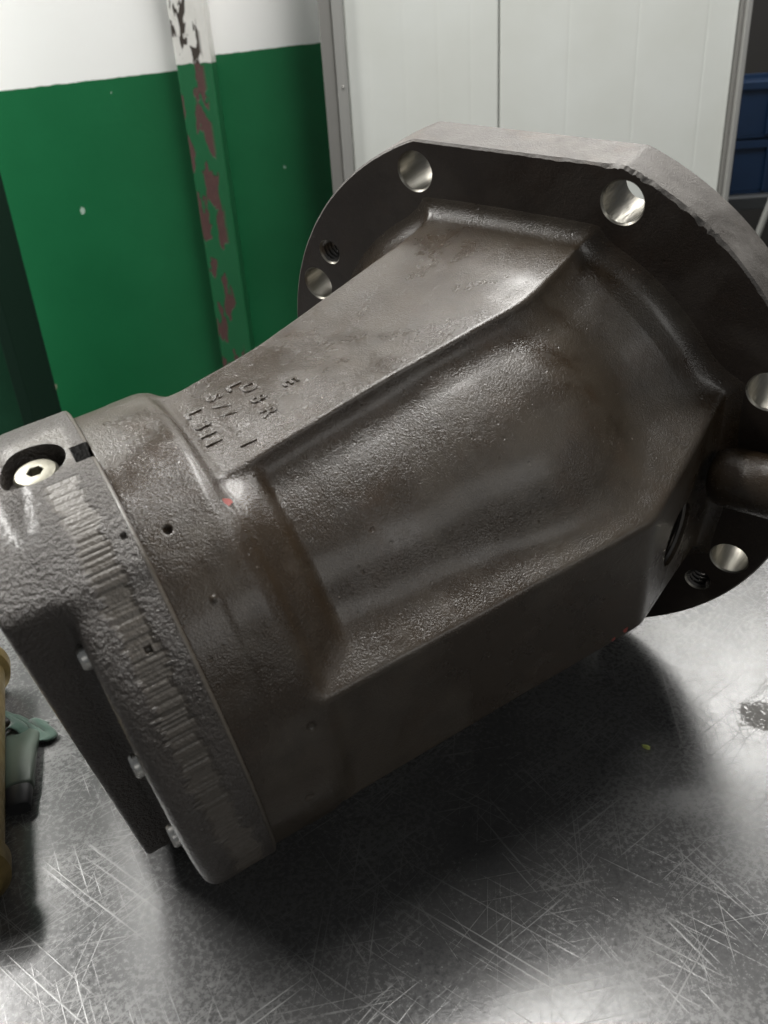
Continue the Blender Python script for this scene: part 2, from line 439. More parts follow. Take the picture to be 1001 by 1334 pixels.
# ------------------------------------------------------------------ blue crates on a dark rack
mbl = NT('blue_plastic')
mbl.set(base=mbl.mix(mbl.noise(18, 3), (0.002, 0.015, 0.045), (0.004, 0.021, 0.060)), rough=0.45)
def crate(x, y, z, label):
    r_ = empty('plastic_crate', (x, y, z))
    tag(r_, label, 'crate', 'blue crates stacked behind the partition')
    W_, D_, H_, T_ = 0.36, 0.26, 0.125, 0.006
    part('side', box_bm(-W_/2, W_/2, -D_/2, -D_/2 + T_, 0.006, H_, 0.001), mbl.mat, r_)
    part('side', box_bm(-W_/2, W_/2, D_/2 - T_, D_/2, 0.006, H_, 0.001), mbl.mat, r_)
    part('side', box_bm(-W_/2, -W_/2 + T_, -D_/2 + T_, D_/2 - T_, 0.006, H_, 0.001), mbl.mat, r_)
    part('side', box_bm(W_/2 - T_, W_/2, -D_/2 + T_, D_/2 - T_, 0.006, H_, 0.001), mbl.mat, r_)
    part('bottom', box_bm(-W_/2, W_/2, -D_/2, D_/2, 0.0, 0.0055), mbl.mat, r_)
    part('lip', box_bm(-W_/2 - 0.01, W_/2 + 0.01, -D_/2 - 0.010, -D_/2 - 0.0005, H_ - 0.022, H_ - 0.004, 0.002), mbl.mat, r_)
    for k in range(4):
        x_ = -W_/2 + 0.05 + k * 0.087
        part('rib', box_bm(x_ - 0.004, x_ + 0.004, -D_/2 - 0.0095, -D_/2 - 0.0003, 0.006, H_ - 0.0225, 0.001), mbl.mat, r_)
    return r_
crate(0.93, 1.86, 0.092, 'blue plastic crate with ribbed side, upper one of the stack')
crate(0.945, 1.87, -0.035, 'blue plastic crate, lower one of the stack')
mrk = NT('dark_rack'); mrk.set(base=(0.02, 0.022, 0.024), rough=0.6)
rk = empty('storage_rack', (0.95, 1.87, -0.80))
tag(rk, 'dark storage rack carrying the blue crates', 'rack')
part('shelf', box_bm(-0.26, 0.40, -0.18, 0.18, 0.735, 0.764, 0.002), mrk.mat, rk)
part('shelf', box_bm(-0.26, 0.40, -0.18, 0.18, 0.40, 0.43, 0.002), mrk.mat, rk)
for sx_ in (-0.245, 0.385):
    for sy_ in (-0.165, 0.165):
        part('leg', box_bm(sx_ - 0.014, sx_ + 0.014, sy_ - 0.014, sy_ + 0.014, 0, 0.7345), mrk.mat, rk)
V, F = lathe([(0.007, 0), (0.007, 0.42)], (0.775, 1.52, -0.22), (0.12, 0.03, 0.40), (1, 0, 0), 16)
rod = mesh_obj('rod', V, F, NT('pale_rod').set(base=(0.3, 0.3, 0.28), rough=0.5).mat, None, True)
tag(rod, 'pale leaning rod below the blue crates', 'rod')
rod.data.set_sharp_from_angle(angle=math.radians(40))

# ================================================================== the pump
RS = Vector((0.7966, -0.5962, -0.1)); RN = Vector((0.6020, 0.7676, 0.22)); RW = Vector((-0.0544, -0.2355, 0.9704))
pump = empty('hydraulic_pump', (0, 0, 0))
pm = Matrix.Identity(4)
for i in range(3):
    pm[i][0] = RS[i]; pm[i][1] = RN[i]; pm[i][2] = RW[i]
pump.matrix_world = pm
tag(pump, 'dark brown cast iron hydraulic pump lying on the steel bench', 'pump')

def smin(a, b, k):
    h = np.clip(0.5 + 0.5 * (b - a) / k, 0, 1)
    return b + (a - b) * h - k * h * (1 - h)
def smax(a, b, k): return -smin(-a, -b, k)

R_PTS = np.array([(-1.6, -0.26), (-1.2, -0.10), (-0.8, 0.035), (-0.33, 0.225), (-0.05, 0.238), (0.3, 0.238)])
L_PTS = np.array([(-1.6, -0.62), (-1.06, -0.47), (-0.81, -0.39), (-0.07, -0.28), (0.3, -0.27)])
SH_PTS = np.array([(-1.2, 0.45), (-0.85, 0.50), (-0.6, 0.555), (-0.40, 0.60), (-0.25, 0.645), (-0.12, 0.702), (-0.05, 0.735), (0.3, 0.75)])
def pw(x, pts):                                    # softened piecewise-linear profile
    d = 0.05
    return (np.interp(x - d, pts[:, 0], pts[:, 1]) + np.interp(x, pts[:, 0], pts[:, 1]) + np.interp(x + d, pts[:, 0], pts[:, 1])) / 3

def sdf_housing(P):
    n_, s_, w_ = P[..., 0], P[..., 1], P[..., 2]
    m_ = n_ * CB + s_ * SB; sg = -n_ * SB + s_ * CB - CAX
    aw = np.abs(w_)
    rc = np.hypot(sg, w_)
    barrel = smax(rc - 0.572 - 0.030 * np.clip(m_ + 1.2, 0, 1.1), m_ + 0.13, 0.20)
    h = 0.60 + (n_ + 1.15) * 0.0926
    shaft = smax(np.hypot(s_, w_) - pw(n_, SH_PTS), -(n_ + 0.80), 0.25)
    shaft = smax(shaft, aw - h + 0.02, 0.05)
    d = smin(barrel, shaft, 0.15)
    side = smax((s_ - pw(n_, R_PTS) - 0.16 * (h - aw)) * 0.95, (pw(n_, L_PTS) - s_ - 0.16 * (h - aw)) * 0.97, 0.01)
    blk = smax(aw - h, side, 0.011)
    d = smin(d, blk, 0.075)
    pad = smax(sg - 0.64, s_ - 0.722, 0.012)
    pad = smax(pad, (aw - 0.222 - 0.45 * np.maximum(0.64 - sg, 0)) * 0.93, 0.016)
    pad = smax(pad, n_ + 0.03, 0.02)
    pad = smax(pad, 0.15 - sg, 0.05)
    pad = smax(pad, -1.212 - m_, 0.03)
    d = smin(d, pad, 0.045)
    collar = smax(rc - 0.670, m_ + 1.205, 0.05)
    d = smin(d, collar, 0.035)
    neck = smax(rc - np.minimum(0.652, 0.652 - 0.48 * (m_ + 1.205)), m_ + 1.095, 0.03)      # conical shoulder behind the collar
    neck = smax(neck, -1.30 - m_, 0.01)
    neck = smax(neck, aw - h + 0.004, 0.03)
    d = smin(d, neck, 0.03)
    flare = np.clip((n_ + 0.055) / 0.055, 0, 0.999)
    d = d - 0.055 * (1 - np.sqrt(1 - flare ** 2))
    return d

def radial_solve(O, D, sdf, rmax, steps=46, bis=14):
    hi = np.full(D.shape[:2], rmax); lo = np.zeros(D.shape[:2])
    found = np.zeros(D.shape[:2], bool)
    prev = rmax
    for r in np.linspace(rmax, 0.2, steps)[1:]:
        v_ = sdf(O[:, None, :] + D * r)
        new = (~found) & (v_ < 0)
        lo[new] = r; hi[new] = prev
        found |= new; prev = r
    for _ in range(bis):
        mid = 0.5 * (lo + hi)
        v_ = sdf(O[:, None, :] + D * mid[..., None])
        ins = v_ < 0
        lo = np.where(ins, mid, lo); hi = np.where(ins, hi, mid)
    return 0.5 * (lo + hi)

def grid_faces(K, T):
    k = np.arange(K - 1)[:, None]; t = np.arange(T)[None, :]; t2 = (t + 1) % T
    return np.stack([k * T + t, k * T + t2, (k + 1) * T + t2, (k + 1) * T + t], -1).reshape(-1, 4)

def theta_samples(nv, nh):
    vis = np.linspace(math.radians(-75), math.radians(155), nv, endpoint=False)
    hid = np.linspace(math.radians(155), math.radians(285), nh, endpoint=False)
    return np.concatenate([vis, hid])

def np_mesh(name, V, Q, caps, mat, parent):
    me = bpy.data.meshes.new(name)
    nq = len(Q); ncap = [len(c) for c in caps]
    me.vertices.add(len(V)); me.vertices.foreach_set('co', np.ascontiguousarray(V, dtype=np.float32).ravel())
    loops = np.concatenate([Q.ravel()] + [np.array(c) for c in caps]).astype(np.int32)
    me.loops.add(len(loops)); me.loops.foreach_set('vertex_index', loops)
    tot = np.concatenate([np.full(nq, 4), np.array(ncap, int)]).astype(np.int32)
    st_ = np.concatenate([[0], np.cumsum(tot)[:-1]]).astype(np.int32)
    me.polygons.add(len(tot)); me.polygons.foreach_set('loop_start', st_)
    try: me.polygons.foreach_set('loop_total', tot)
    except Exception: pass
    me.polygons.foreach_set('use_smooth', np.concatenate([np.ones(nq, bool), np.zeros(len(ncap), bool)]))
    me.update(calc_edges=True); me.validate()
    o = bpy.data.objects.new(name, me); COL.objects.link(o)
    for m_ in (mat if isinstance(mat, (list, tuple)) else [mat]): me.materials.append(m_)
    o.parent = parent
    return o

def cut(o, cutter_list):
    """boolean difference, baked into the mesh"""
    for c in cutter_list:
        md_ = o.modifiers.new('cut', 'BOOLEAN'); md_.operation = 'DIFFERENCE'; md_.object = c
        try: md_.solver = 'MANIFOLD'
        except Exception: md_.solver = 'FAST'
    bpy.context.view_layer.update()
    dg = bpy.context.evaluated_depsgraph_get()
    me = bpy.data.meshes.new_from_object(o.evaluated_get(dg), preserve_all_data_layers=True, depsgraph=dg)
    o.modifiers.clear()
    old = o.data; o.data = me; bpy.data.meshes.remove(old)
    for c in cutter_list: bpy.data.objects.remove(c, do_unlink=True)

# --- housing surface: rays in planes along the bent spine
tau = np.concatenate([np.linspace(-1.425, -1.19, 60, endpoint=False), np.linspace(-1.19, -1.0, 60, endpoint=False)])
spine = [bent(m_, 0.0, 0.0) for m_ in tau]; tang = [np.array([CB, SB, 0.0])] * len(tau)
A0 = bent(-1.0, 0, 0); A1 = np.array([-CAX / SB, 0, 0]); A2 = np.array([-0.13, 0, 0])
for t in np.linspace(0, 1, 230, endpoint=False):
    spine.append((1 - t) ** 2 * A0 + 2 * t * (1 - t) * A1 + t * t * A2)
    g = 2 * (1 - t) * (A1 - A0) + 2 * t * (A2 - A1); tang.append(g / np.linalg.norm(g))
for n_ in np.linspace(-0.13, 0.004, 60):
    spine.append(np.array([n_, 0, 0])); tang.append(np.array([1.0, 0, 0]))
spine = np.array(spine); tang = np.array(tang)
TH = theta_samples(560, 90)
side_dir = np.stack([-tang[:, 1], tang[:, 0], 0 * tang[:, 0]], 1)
Dd = side_dir[:, None, :] * np.sin(TH)[None, :, None] + np.array([0, 0, 1.0]) * np.cos(TH)[None, :, None]
rr = radial_solve(spine, Dd, sdf_housing, 1.05)
Pn = spine[:, None, :] + Dd * rr[..., None]
rr = rr + 0.0014 * vnoise(Pn, 5.0) + 0.0004 * vnoise(Pn, 17.0)
# casting pits and small drilled dots on the collar
mpos = Pn @ np.array([CB, SB, 0.0]); ang = np.degrees(np.arctan2(Pn @ np.array([-SB, CB, 0.0]) - CAX, Pn[..., 2]))
for (pm_, pa_, pr_, dep) in ((-1.358, 25.9, 0.010, 0.02), (-1.335, 42.0, 0.008, -0.004), (-1.25, 75, 0.012, 0.006), (-1.31, 95, 0.012, 0.005)):
    dist = np.hypot(mpos - pm_, np.radians(ang - pa_) * 0.66)
    rr = rr - dep * np.clip((pr_ - dist) / (pr_ * 0.35), 0, 1) * (mpos < -1.2)
V = spine[:, None, :] + Dd * rr[..., None]
K, T = V.shape[:2]
Q = grid_faces(K, T)
housing = np_mesh('housing', to_local(V.reshape(-1, 3)), Q, [list(range(T - 1, -1, -1)), list(range((K - 1) * T, K * T))], [M_iron, M_steel], pump)
bm = bmesh.new(); bm.from_mesh(housing.data)
bmesh.ops.recalc_face_normals(bm, faces=bm.faces); bm.to_mesh(housing.data); bm.free()

def cyl_obj(o_, d_, r_, l_, seg=64, mats=None):
    V, F = lathe([(r_, 0), (r_, l_)], to_local(o_)[0], np.array(d_)[[1, 0, 2]], (0.3, 0.5, 0.8), seg)
    c = mesh_obj('cutter', V, F, mats, pump)
    bm_ = bmesh.new(); bm_.from_mesh(c.data); bmesh.ops.recalc_face_normals(bm_, faces=bm_.faces); bm_.to_mesh(c.data); bm_.free()
    return c
PORT = np.array([-0.285, 0.722, -0.04])
bpy.context.view_layer.update()
cut(housing, [cyl_obj(PORT - np.array([0, 0.25, 0]), (0, 1, 0), 0.104 * S, 0.3 * S)])
# internal thread of the side port
def thread(centre, axis, radius, pitch, count, name, parent, mat, tube=None):
    tube = tube or pitch * 0.42
    prof = []
    for k in range(count):
        a0 = k * pitch
        prof += [(radius * 1.003, a0), (radius * 1.003 - tube * 1.2, a0 + pitch * 0.35), (radius * 1.003 - tube * 1.2, a0 + pitch * 0.55), (radius * 1.003, a0 + pitch * 0.9)]
    V, F = lathe([(r_ * S, a_ * S) for r_, a_ in prof], to_local(centre)[0], np.array(axis)[[1, 0, 2]], (0.3, 0.5, 0.8), 48, close=False)
    o = mesh_obj(name, V, [f_[::-1] for f_ in F], mat, parent, True)
    o.data.set_sharp_from_angle(angle=math.radians(25))
    return o
thread(PORT - np.array([0, 0.012, 0]), (0, -1, 0), 0.104, 0.02, 9, 'port_thread', housing, M_thread)

# --- cast letters on the top face
def letter(ch, m_, sg, size=0.043, dep=0.003):
    cu_ = bpy.data.curves.new('letter', 'FONT'); cu_.body = ch; cu_.size = size * S / 0.72
    cu_.align_x = 'CENTER'; cu_.align_y = 'CENTER'; cu_.extrude = dep * S; cu_.bevel_depth = 0.0022 * S; cu_.bevel_resolution = 2
    to = bpy.data.objects.new('tmp', cu_); COL.objects.link(to)
    dg = bpy.context.evaluated_depsgraph_get()
    me = bpy.data.meshes.new_from_object(to.evaluated_get(dg), depsgraph=dg)
    bpy.data.objects.remove(to, do_unlink=True)
    o = bpy.data.objects.new('letter', me); COL.objects.link(o)
    me.materials.clear(); me.materials.append(M_iron)
    o.parent = housing
    p = bent(m_, sg, 0.0)
    lo_, hi_ = 0.4, 0.9
    for _ in range(30):
        md2 = 0.5 * (lo_ + hi_)
        if sdf_housing(np.array([p[0], p[1], md2])) < 0: lo_ = md2
        else: hi_ = md2
    p[2] = lo_ + float(0.0014 * vnoise(np.array([p[0], p[1], lo_]), 5.0)) + 0.0004
    c = to_local(p)[0]
    ex = bent(0, 1, 0) - bent(0, 0, 0); ey = bent(1, 0, 0) - bent(0, 0, 0)
    ey = ey + np.array([0, 0, 0.0926 * ey[0]]); ex = ex + np.array([0, 0, 0.0926 * ex[0]])
    ex /= np.linalg.norm(ex); ey /= np.linalg.norm(ey)
    ex = ex[[1, 0, 2]]; ey = ey[[1, 0, 2]]; ez = np.cross(ex, ey)
    mt_ = Matrix.Identity(4)
    for i in range(3):
        mt_[i][0] = ex[i]; mt_[i][1] = ey[i]; mt_[i][2] = ez[i]; mt_[i][3] = c[i]
    o.matrix_local = mt_
    me.polygons.foreach_set('use_smooth', [True] * len(me.polygons))
    return o
for ch, m_, sg in (('L', -1.150, -0.085), ('3', -1.150, -0.022), ('I', -1.152, 0.022), ('1', -1.152, 0.060),
                   ('S', -1.078, -0.118), ('7', -1.078, -0.070), ('/', -1.078, -0.024), ('1', -1.081, 0.114),
                   ('L', -1.015, -0.125), ('D', -0.985, -0.092), ('8', -0.986, -0.028), ('R', -0.987, 0.040), ('E', -0.888, -0.036)):
    letter(ch, m_, sg, dep=0.0006 if ch in 'DR/7S' else 0.0014)

# --- drain boss next to the flange
prof = [(0.0, 0.0), (0.045, 0.002), (0.072, 0.012), (0.088, 0.032), (0.094, 0.06), (0.094, 0.30), (0.086, 0.315), (0.05, 0.318), (0.05, 0.22), (0.0, 0.22)]
V, F = lathe([(r_ * S, a_ * S) for r_, a_ in prof], to_local((-0.105, 0.745, 0.085))[0], (1.0, -0.05, 0.10), (0, 0, 1), 56, close=False)
boss = mesh_obj('drain_boss', V, F, M_iron, pump, True)

# --- mounting flange
def loop_outline(n_at, inset, noise=None, N=840):
    pts = []
    for k in range(N):
        a = 2 * math.pi * k / N
        r_ = 1.0 - inset
        s_, w_ = math.sin(a) * r_, math.cos(a) * r_
        lim = 0.938 - inset
        if w_ > lim:                       # flat on the top
            w_ = lim
            s_ = math.tan(a) * lim
        pts.append((n_at, s_, w_))
    return np.array(pts)
FT = 0.18
N_ = 840
aa = np.degrees(2 * np.pi * np.arange(N_) / N_); aa = np.where(aa > 180, aa - 360, aa)
jit = RNG.normal(0, 1, N_)
jit = np.convolve(np.concatenate([jit[-4:], jit, jit[:4]]), np.ones(3) / 3, 'same')[4:-4]
jit = jit + 1.6 * np.interp(np.arange(N_), np.linspace(0, N_, 121), np.append((q_ := RNG.normal(0, 0.6, 120)), q_[0]))
chipz = np.exp(-((aa - 24) / 4.0) ** 2) * 1.0 + np.exp(-((aa - 37) / 4.0) ** 2) * 0.8 + 0.10 * ((aa > -20) & (aa < 50))
ch_in = 0.006 + 0.010 * chipz * np.abs(jit) + 0.0004 * np.abs(jit)
ch_dp = 0.006 + 0.012 * chipz * np.abs(np.roll(jit, 3)) + 0.0004 * np.abs(jit)
def inset_loop(base, amount):
    c = base.copy()
    rad_ = np.hypot(c[:, 1], c[:, 2])
    c[:, 1] *= (rad_ - amount) / rad_; c[:, 2] *= (rad_ - amount) / rad_
    return c
outer = loop_outline(0, 0)
f_in = inset_loop(outer, ch_in); f_in[:, 0] = 0
f_rim = outer.copy(); f_rim[:, 0] = ch_dp
mid1 = outer.copy(); mid1[:, 0] = FT * 0.5; mid1[:, 1:] *= (1 + 0.0002 * jit[:, None])
b_rim = outer.copy(); b_rim[:, 0] = FT - 0.012
b_in = inset_loop(outer, 0.012); b_in[:, 0] = FT
bm = bmesh.new()
def add_loop(P):
    return [bm.verts.new(Vector(p)) for p in to_local(P)]
loops_ = [add_loop(P) for P in (f_in, f_rim, mid1, b_rim, b_in)]
rim_faces = []
for A_, B_ in zip(loops_[:-1], loops_[1:]):
    for k in range(N_):
        rim_faces.append(bm.faces.new((A_[k], A_[(k + 1) % N_], B_[(k + 1) % N_], B_[k])))
HOLES = [(a, 0.921, 0.061, 'through') for a in (22.5, 67.5, 112.5, 157.5, -22.5, -67.5, -112.5, -157.5)] + [(-57.0, 0.915, 0.042, 'thread'), (123.6, 0.915, 0.042, 'thread')]
hole_faces = []; front_edges = []; back_edges = []
def loop_edges(L_):
    return [bm.edges.get((L_[k], L_[(k + 1) % len(L_)])) or bm.edges.new((L_[k], L_[(k + 1) % len(L_)])) for k in range(len(L_))]
front_edges += loop_edges(loops_[0]); back_edges += loop_edges(loops_[-1])
for (a, rb, rh, typ) in HOLES:
    a = math.radians(a); cs, cw = math.sin(a) * rb * 0.985, math.cos(a) * rb * 0.985
    ks = np.arange(40) * 2 * np.pi / 40
    lp = [add_loop(np.stack([np.full(40, nn), cs + rr_ * np.sin(ks), cw + rr_ * np.cos(ks)], 1)) for nn, rr_ in ((0, rh + 0.005), (0.006, rh), (FT - 0.006, rh), (FT, rh + 0.005))]
    for A_, B_ in zip(lp[:-1], lp[1:]):
        for k in range(40):
            hole_faces.append(bm.faces.new((A_[k], B_[k], B_[(k + 1) % 40], A_[(k + 1) % 40])))
    front_edges += loop_edges(lp[0]); back_edges += loop_edges(lp[-1])
bmesh.ops.triangle_fill(bm, use_beauty=True, use_dissolve=False, edges=front_edges)
bmesh.ops.triangle_fill(bm, use_beauty=True, use_dissolve=False, edges=back_edges)
bm.faces.ensure_lookup_table()
bmesh.ops.recalc_face_normals(bm, faces=bm.faces)
for f_ in hole_faces: f_.material_index = 1; f_.smooth = True
for f_ in rim_faces: f_.material_index = 2; f_.smooth = True
flange = bm_obj('mounting_flange', bm, [M_flange, M_steel, M_rim], pump)
flange.data.set_sharp_from_angle(angle=math.radians(28))
for (a, rb, rh, typ) in HOLES:
    if typ == 'thread':
        a = math.radians(a); c = (0.006, math.sin(a) * rb * 0.985, math.cos(a) * rb * 0.985)
        thread(c, (1, 0, 0), rh, 0.018, 8, 'bolt_thread', flange, M_thread)
# pilot spigot behind the flange
V, F = lathe([(0.70 * S, 0), (0.70 * S, 0.07 * S), (0.68 * S, 0.085 * S), (0.16 * S, 0.085 * S), (0.16 * S, 0.3 * S)], to_local((FT - 0.002, 0, 0))[0], (0, 1, 0), (0, 0, 1), 72)
sp_ = mesh_obj('pilot_spigot', V, F, M_steel, pump, True); sp_.data.set_sharp_from_angle(angle=math.radians(30))

# --- end cover
M0, M1, M2 = -1.755, -1.625, -1.425
def sdf_cover(P):
    n_, s_, w_ = P[..., 0], P[..., 1], P[..., 2]
    m_ = n_ * CB + s_ * SB; sg = -n_ * SB + s_ * CB - CAX
    ring = smax(np.hypot(sg, w_) - 0.685, M1 - m_, 0.05)
    blk = smax(sg - 0.33 - 0.04 * w_, w_ - 0.655, 0.10)
    blk = smax(blk, -0.52 - w_, 0.04)
    blk = smax(blk, -sg - 0.48, 0.10)
    blk = smax(blk, M0 - m_, 0.02)
    blk = smax(blk, np.hypot(sg, w_) - 0.684, 0.02)
    return smin(ring, blk, 0.05)
ms_ = np.concatenate([np.linspace(M0 + 0.0005, M0 + 0.03, 16, endpoint=False), np.linspace(M0 + 0.03, -1.655, 24, endpoint=False), np.linspace(-1.655, -1.575, 60, endpoint=False), np.linspace(-1.575, -1.433, 72, endpoint=False), [-1.4325, -1.4285, -1.4260, -1.4245, -1.424]])
spine = np.array([bent(m_, 0, 0) for m_ in ms_])
TH = theta_samples(980, 120)
sd = np.array([-SB, CB, 0.0])
Dd = np.broadcast_to(sd[None, None, :] * np.sin(TH)[None, :, None] + np.array([0, 0, 1.0]) * np.cos(TH)[None, :, None], (len(ms_), len(TH), 3))
rr = radial_solve(spine, Dd, sdf_cover, 0.9, 50, 14)
rr[-4:] -= np.array([0.0015, 0.004, 0.007, 0.010])[:, None]
Pn = spine[:, None, :] + Dd * rr[..., None]
# tool marks: axial strips of random width, depth and length around the rim
tdeg = np.degrees(TH)
band_amt = np.zeros_like(rr)
a = 6.0
while a < 142:
    wd = random.uniform(0.25, 0.55)
    big_end = 0.018 if a > 90 else 0.0
    c0 = -1.562 + random.uniform(-0.007, 0.012) + big_end; c1 = -1.474 + random.uniform(-0.012, 0.006) + big_end
    fade = (0.55 if a < 22 else 1.0) * (1.0 if a < 115 else 0.8)
    d0 = random.uniform(0.0014, 0.0040) * fade
    gm = np.clip((ms_ - c0) / 0.012, 0, 1) * np.clip((c1 - ms_) / 0.012, 0, 1)
    gth = np.clip(1 - np.abs(tdeg - a) / wd, 0, 1)
    rr -= gm[:, None] * gth[None, :] * d0
    nxt = a + random.choice([0.55, 0.7, 0.9, 1.3, 1.9])
    tm = (tdeg >= a) & (tdeg < nxt)
    band_amt[:, tm] = np.maximum(band_amt[:, tm], gm[:, None] * 0.85)
    a = nxt
# the machined flat round the plug screw
topm = np.clip((10 - np.abs(tdeg + 6)) / 4, 0, 1)[None, :] * np.clip((ms_ + 1.66) / 0.03, 0, 1)[:, None] * np.clip((-1.45 - ms_) / 0.02, 0, 1)[:, None]
band_amt = np.maximum(band_amt, topm * 0.8)
band_amt[-5:] = 1.0  # worn seam edge; its bright lit line is also put into the colour
rough_amt = (1 - band_amt)
rr += rough_amt * (0.0003 * vnoise(Pn, 40.0) + 0.0005 * vnoise(Pn, 110.0)) + 0.0008 * vnoise(Pn, 6.0)
for (pm_, pa_, pr_, dep) in ((-1.507, 45.3, 0.008, 0.015), (-1.451, 24.5, 0.007, 0.012), (-1.49, 108, 0.006, 0.006)):
    dist = np.maximum(np.abs(ms_[:, None] - pm_), np.abs(np.radians(tdeg[None, :] - pa_)) * 0.685)
    rr -= dep * np.clip((pr_ - dist) / (pr_ * 0.3), 0, 1)
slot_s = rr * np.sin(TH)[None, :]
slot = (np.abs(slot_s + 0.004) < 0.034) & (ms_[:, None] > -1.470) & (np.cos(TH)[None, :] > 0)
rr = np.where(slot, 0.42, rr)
V = spine[:, None, :] + Dd * rr[..., None]
K, T = V.shape[:2]
cover = np_mesh('end_cover', to_local(V.reshape(-1, 3)), grid_faces(K, T), [list(range(T - 1, -1, -1)), list(range((K - 1) * T, K * T))], [M_cover, M_thread], pump)
at = cover.data.attributes.new('machined', 'FLOAT', 'POINT')
at.data.foreach_set('value', band_amt.ravel().astype(np.float32))
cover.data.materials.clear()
for m_ in (M_cover, M_slot_dark): cover.data.materials.append(m_)
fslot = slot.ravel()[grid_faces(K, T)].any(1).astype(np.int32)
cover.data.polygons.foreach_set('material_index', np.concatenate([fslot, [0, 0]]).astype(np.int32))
bm = bmesh.new(); bm.from_mesh(cover.data); bmesh.ops.recalc_face_normals(bm, faces=bm.faces); bm.to_mesh(cover.data); bm.free()
md_dir = np.array([CB, SB, 0.0])
PLUG = bent(-1.563, -0.035, 0.0)
wdir = np.array([0, 0, 1.0])
plug_top = 0.652
cut(cover, [cyl_obj(PLUG + wdir * 0.615, wdir, 0.082 * S, 0.2 * S)])
# plug screw: chamfered head with a hexagon socket
def plug():
    seg = 48
    hexr = 0.020 * S
    prof = [(0.047, 0.0), (0.0545, 0.004), (0.0545, 0.026), (0.049, 0.033), (0.043, 0.035)]
    bm_ = bmesh.new()
    c = to_local(PLUG + wdir * 0.628)[0]
    rings = []
    for (r_, a_) in prof:
        rings.append([bm_.verts.new(Vector((c[0] + r_ * S * math.cos(2 * math.pi * k / seg), c[1] + r_ * S * math.sin(2 * math.pi * k / seg), c[2] + a_ * S))) for k in range(seg)])
    def hexpt(k, z_, sc_=1.0):
        a = 2 * math.pi * k / seg
        seca = math.pi / 3
        r_ = hexr * math.cos(seca / 2) / math.cos((a % seca) - seca / 2)
        return bm_.verts.new(Vector((c[0] + sc_ * r_ * math.cos(a), c[1] + sc_ * r_ * math.sin(a), c[2] + z_ * S)))
    rings.append([hexpt(k, 0.035, 1.08) for k in range(seg)])
    rings.append([hexpt(k, 0.033) for k in range(seg)])
    rings.append([hexpt(k, 0.008) for k in range(seg)])
    for A_, B_ in zip(rings[:-1], rings[1:]):
        for k in range(seg): bm_.faces.new((A_[k], A_[(k + 1) % seg], B_[(k + 1) % seg], B_[k]))
    bm_.faces.new(rings[-1]); bm_.faces.new(rings[0][::-1])
    bmesh.ops.recalc_face_normals(bm_, faces=bm_.faces)
    return bm_obj('plug_screw', bm_, M_plug, cover, angle=25)
plug()
# cap bolts on the back of the rim
for adeg in (41, 68, 94, -41, -68, -94):
    a = math.radians(adeg)
    o_ = bent(M1 + 0.004, 0.585 * math.sin(a), 0.585 * math.cos(a))
    V, F = lathe([(0.030 * S, 0), (0.030 * S, 0.018 * S), (0.026 * S, 0.024 * S), (0.016 * S, 0.024 * S), (0.014 * S, 0.010 * S)], to_local(o_)[0], -md_dir[[1, 0, 2]], (0, 0, 1), 32)
    b = mesh_obj('cap_bolt', V, F, M_bolt, cover, True); b.data.set_sharp_from_angle(angle=math.radians(30))

# ------------------------------------------------------------------ brass bushing at the left edge
mbr = NT('dull_brass')
mbr.set(base=mbr.mix(mbr.rng(mbr.noise(60, 5, 0.65), 0.35, 0.7, 0, 1), (0.30, 0.22, 0.085), (0.15, 0.115, 0.05)), metal=0.85, rough=mbr.rng(mbr.noise(120, 4), 0.3, 0.7, 0.32, 0.55))
mbr.bump(mbr.noise(260, 4), 0.2, 0.001)
R1 = 0.0205
d_ = np.array([-0.056, 0.155, 0.0]); Ld = np.linalg.norm(d_)
p0 = np.array([-0.2655, -0.183, 0.0197])
prof = [(0.011, 0.0), (0.0155, 0.0), (0.0192, 0.004), (0.0192, 0.013), (0.0165, 0.017), (0.0165, 0.154), (0.0195, 0.157), (0.0195, 0.165), (0.018, 0.167), (0.011, 0.167), (0.011, 0.005)]
V, F = lathe(prof, (0, 0, 0), d_, (0, 0, 1), 56, close=False)
br = mesh_obj('brass_sleeve', V, F, mbr.mat, None, True); br.location = p0
br.data.set_sharp_from_angle(angle=math.radians(30))
tag(br, 'dull brass sleeve with collared ends lying at the left edge', 'sleeve')

# ------------------------------------------------------------------ green marker and rag scrap beside the sleeve
mgr = NT('translucent_green')
mgr.set(base=mgr.mix(mgr.noise(60, 3), (0.035, 0.055, 0.043), (0.075, 0.09, 0.072)), rough=0.35, trans=0.15)
mcap = NT('black_plastic'); mcap.set(base=(0.02, 0.02, 0.022), rough=0.4)
mk_root = empty('plastic_tube', (-0.270, -0.112, 0.0))
mk_root.scale = (0.82, 1.0, 0.8)
tag(mk_root, 'small flat green plastic tube with black end beside the brass sleeve', 'tube')
def flat_tube(stations, seg=24):
    V = []; F = []
    for (y, hw, hh) in stations:
        for k in range(seg):
            a = 2 * math.pi * k / seg
            V.append((hw * math.copysign(abs(math.cos(a)) ** 0.7, math.cos(a)), y, hh + hh * math.copysign(abs(math.sin(a)) ** 0.8, math.sin(a))))
    for i in range(len(stations) - 1):
        for k in range(seg):
            k2 = (k + 1) % seg
            F.append((i * seg + k2, i * seg + k, (i + 1) * seg + k, (i + 1) * seg + k2))
    F.append(tuple(range(seg))); F.append(tuple((len(stations) - 1) * seg + k for k in range(seg - 1, -1, -1)))
    return V, F
V, F = flat_tube([(0.0, 0.0085, 0.0052), (0.002, 0.0090, 0.0056), (0.012, 0.0092, 0.0058), (0.028, 0.0100, 0.0052), (0.040, 0.0112, 0.0036), (0.048, 0.0118, 0.0018), (0.052, 0.0118, 0.0010)])
o = mesh_obj('tube_body', V, F, mgr.mat, mk_root, True)
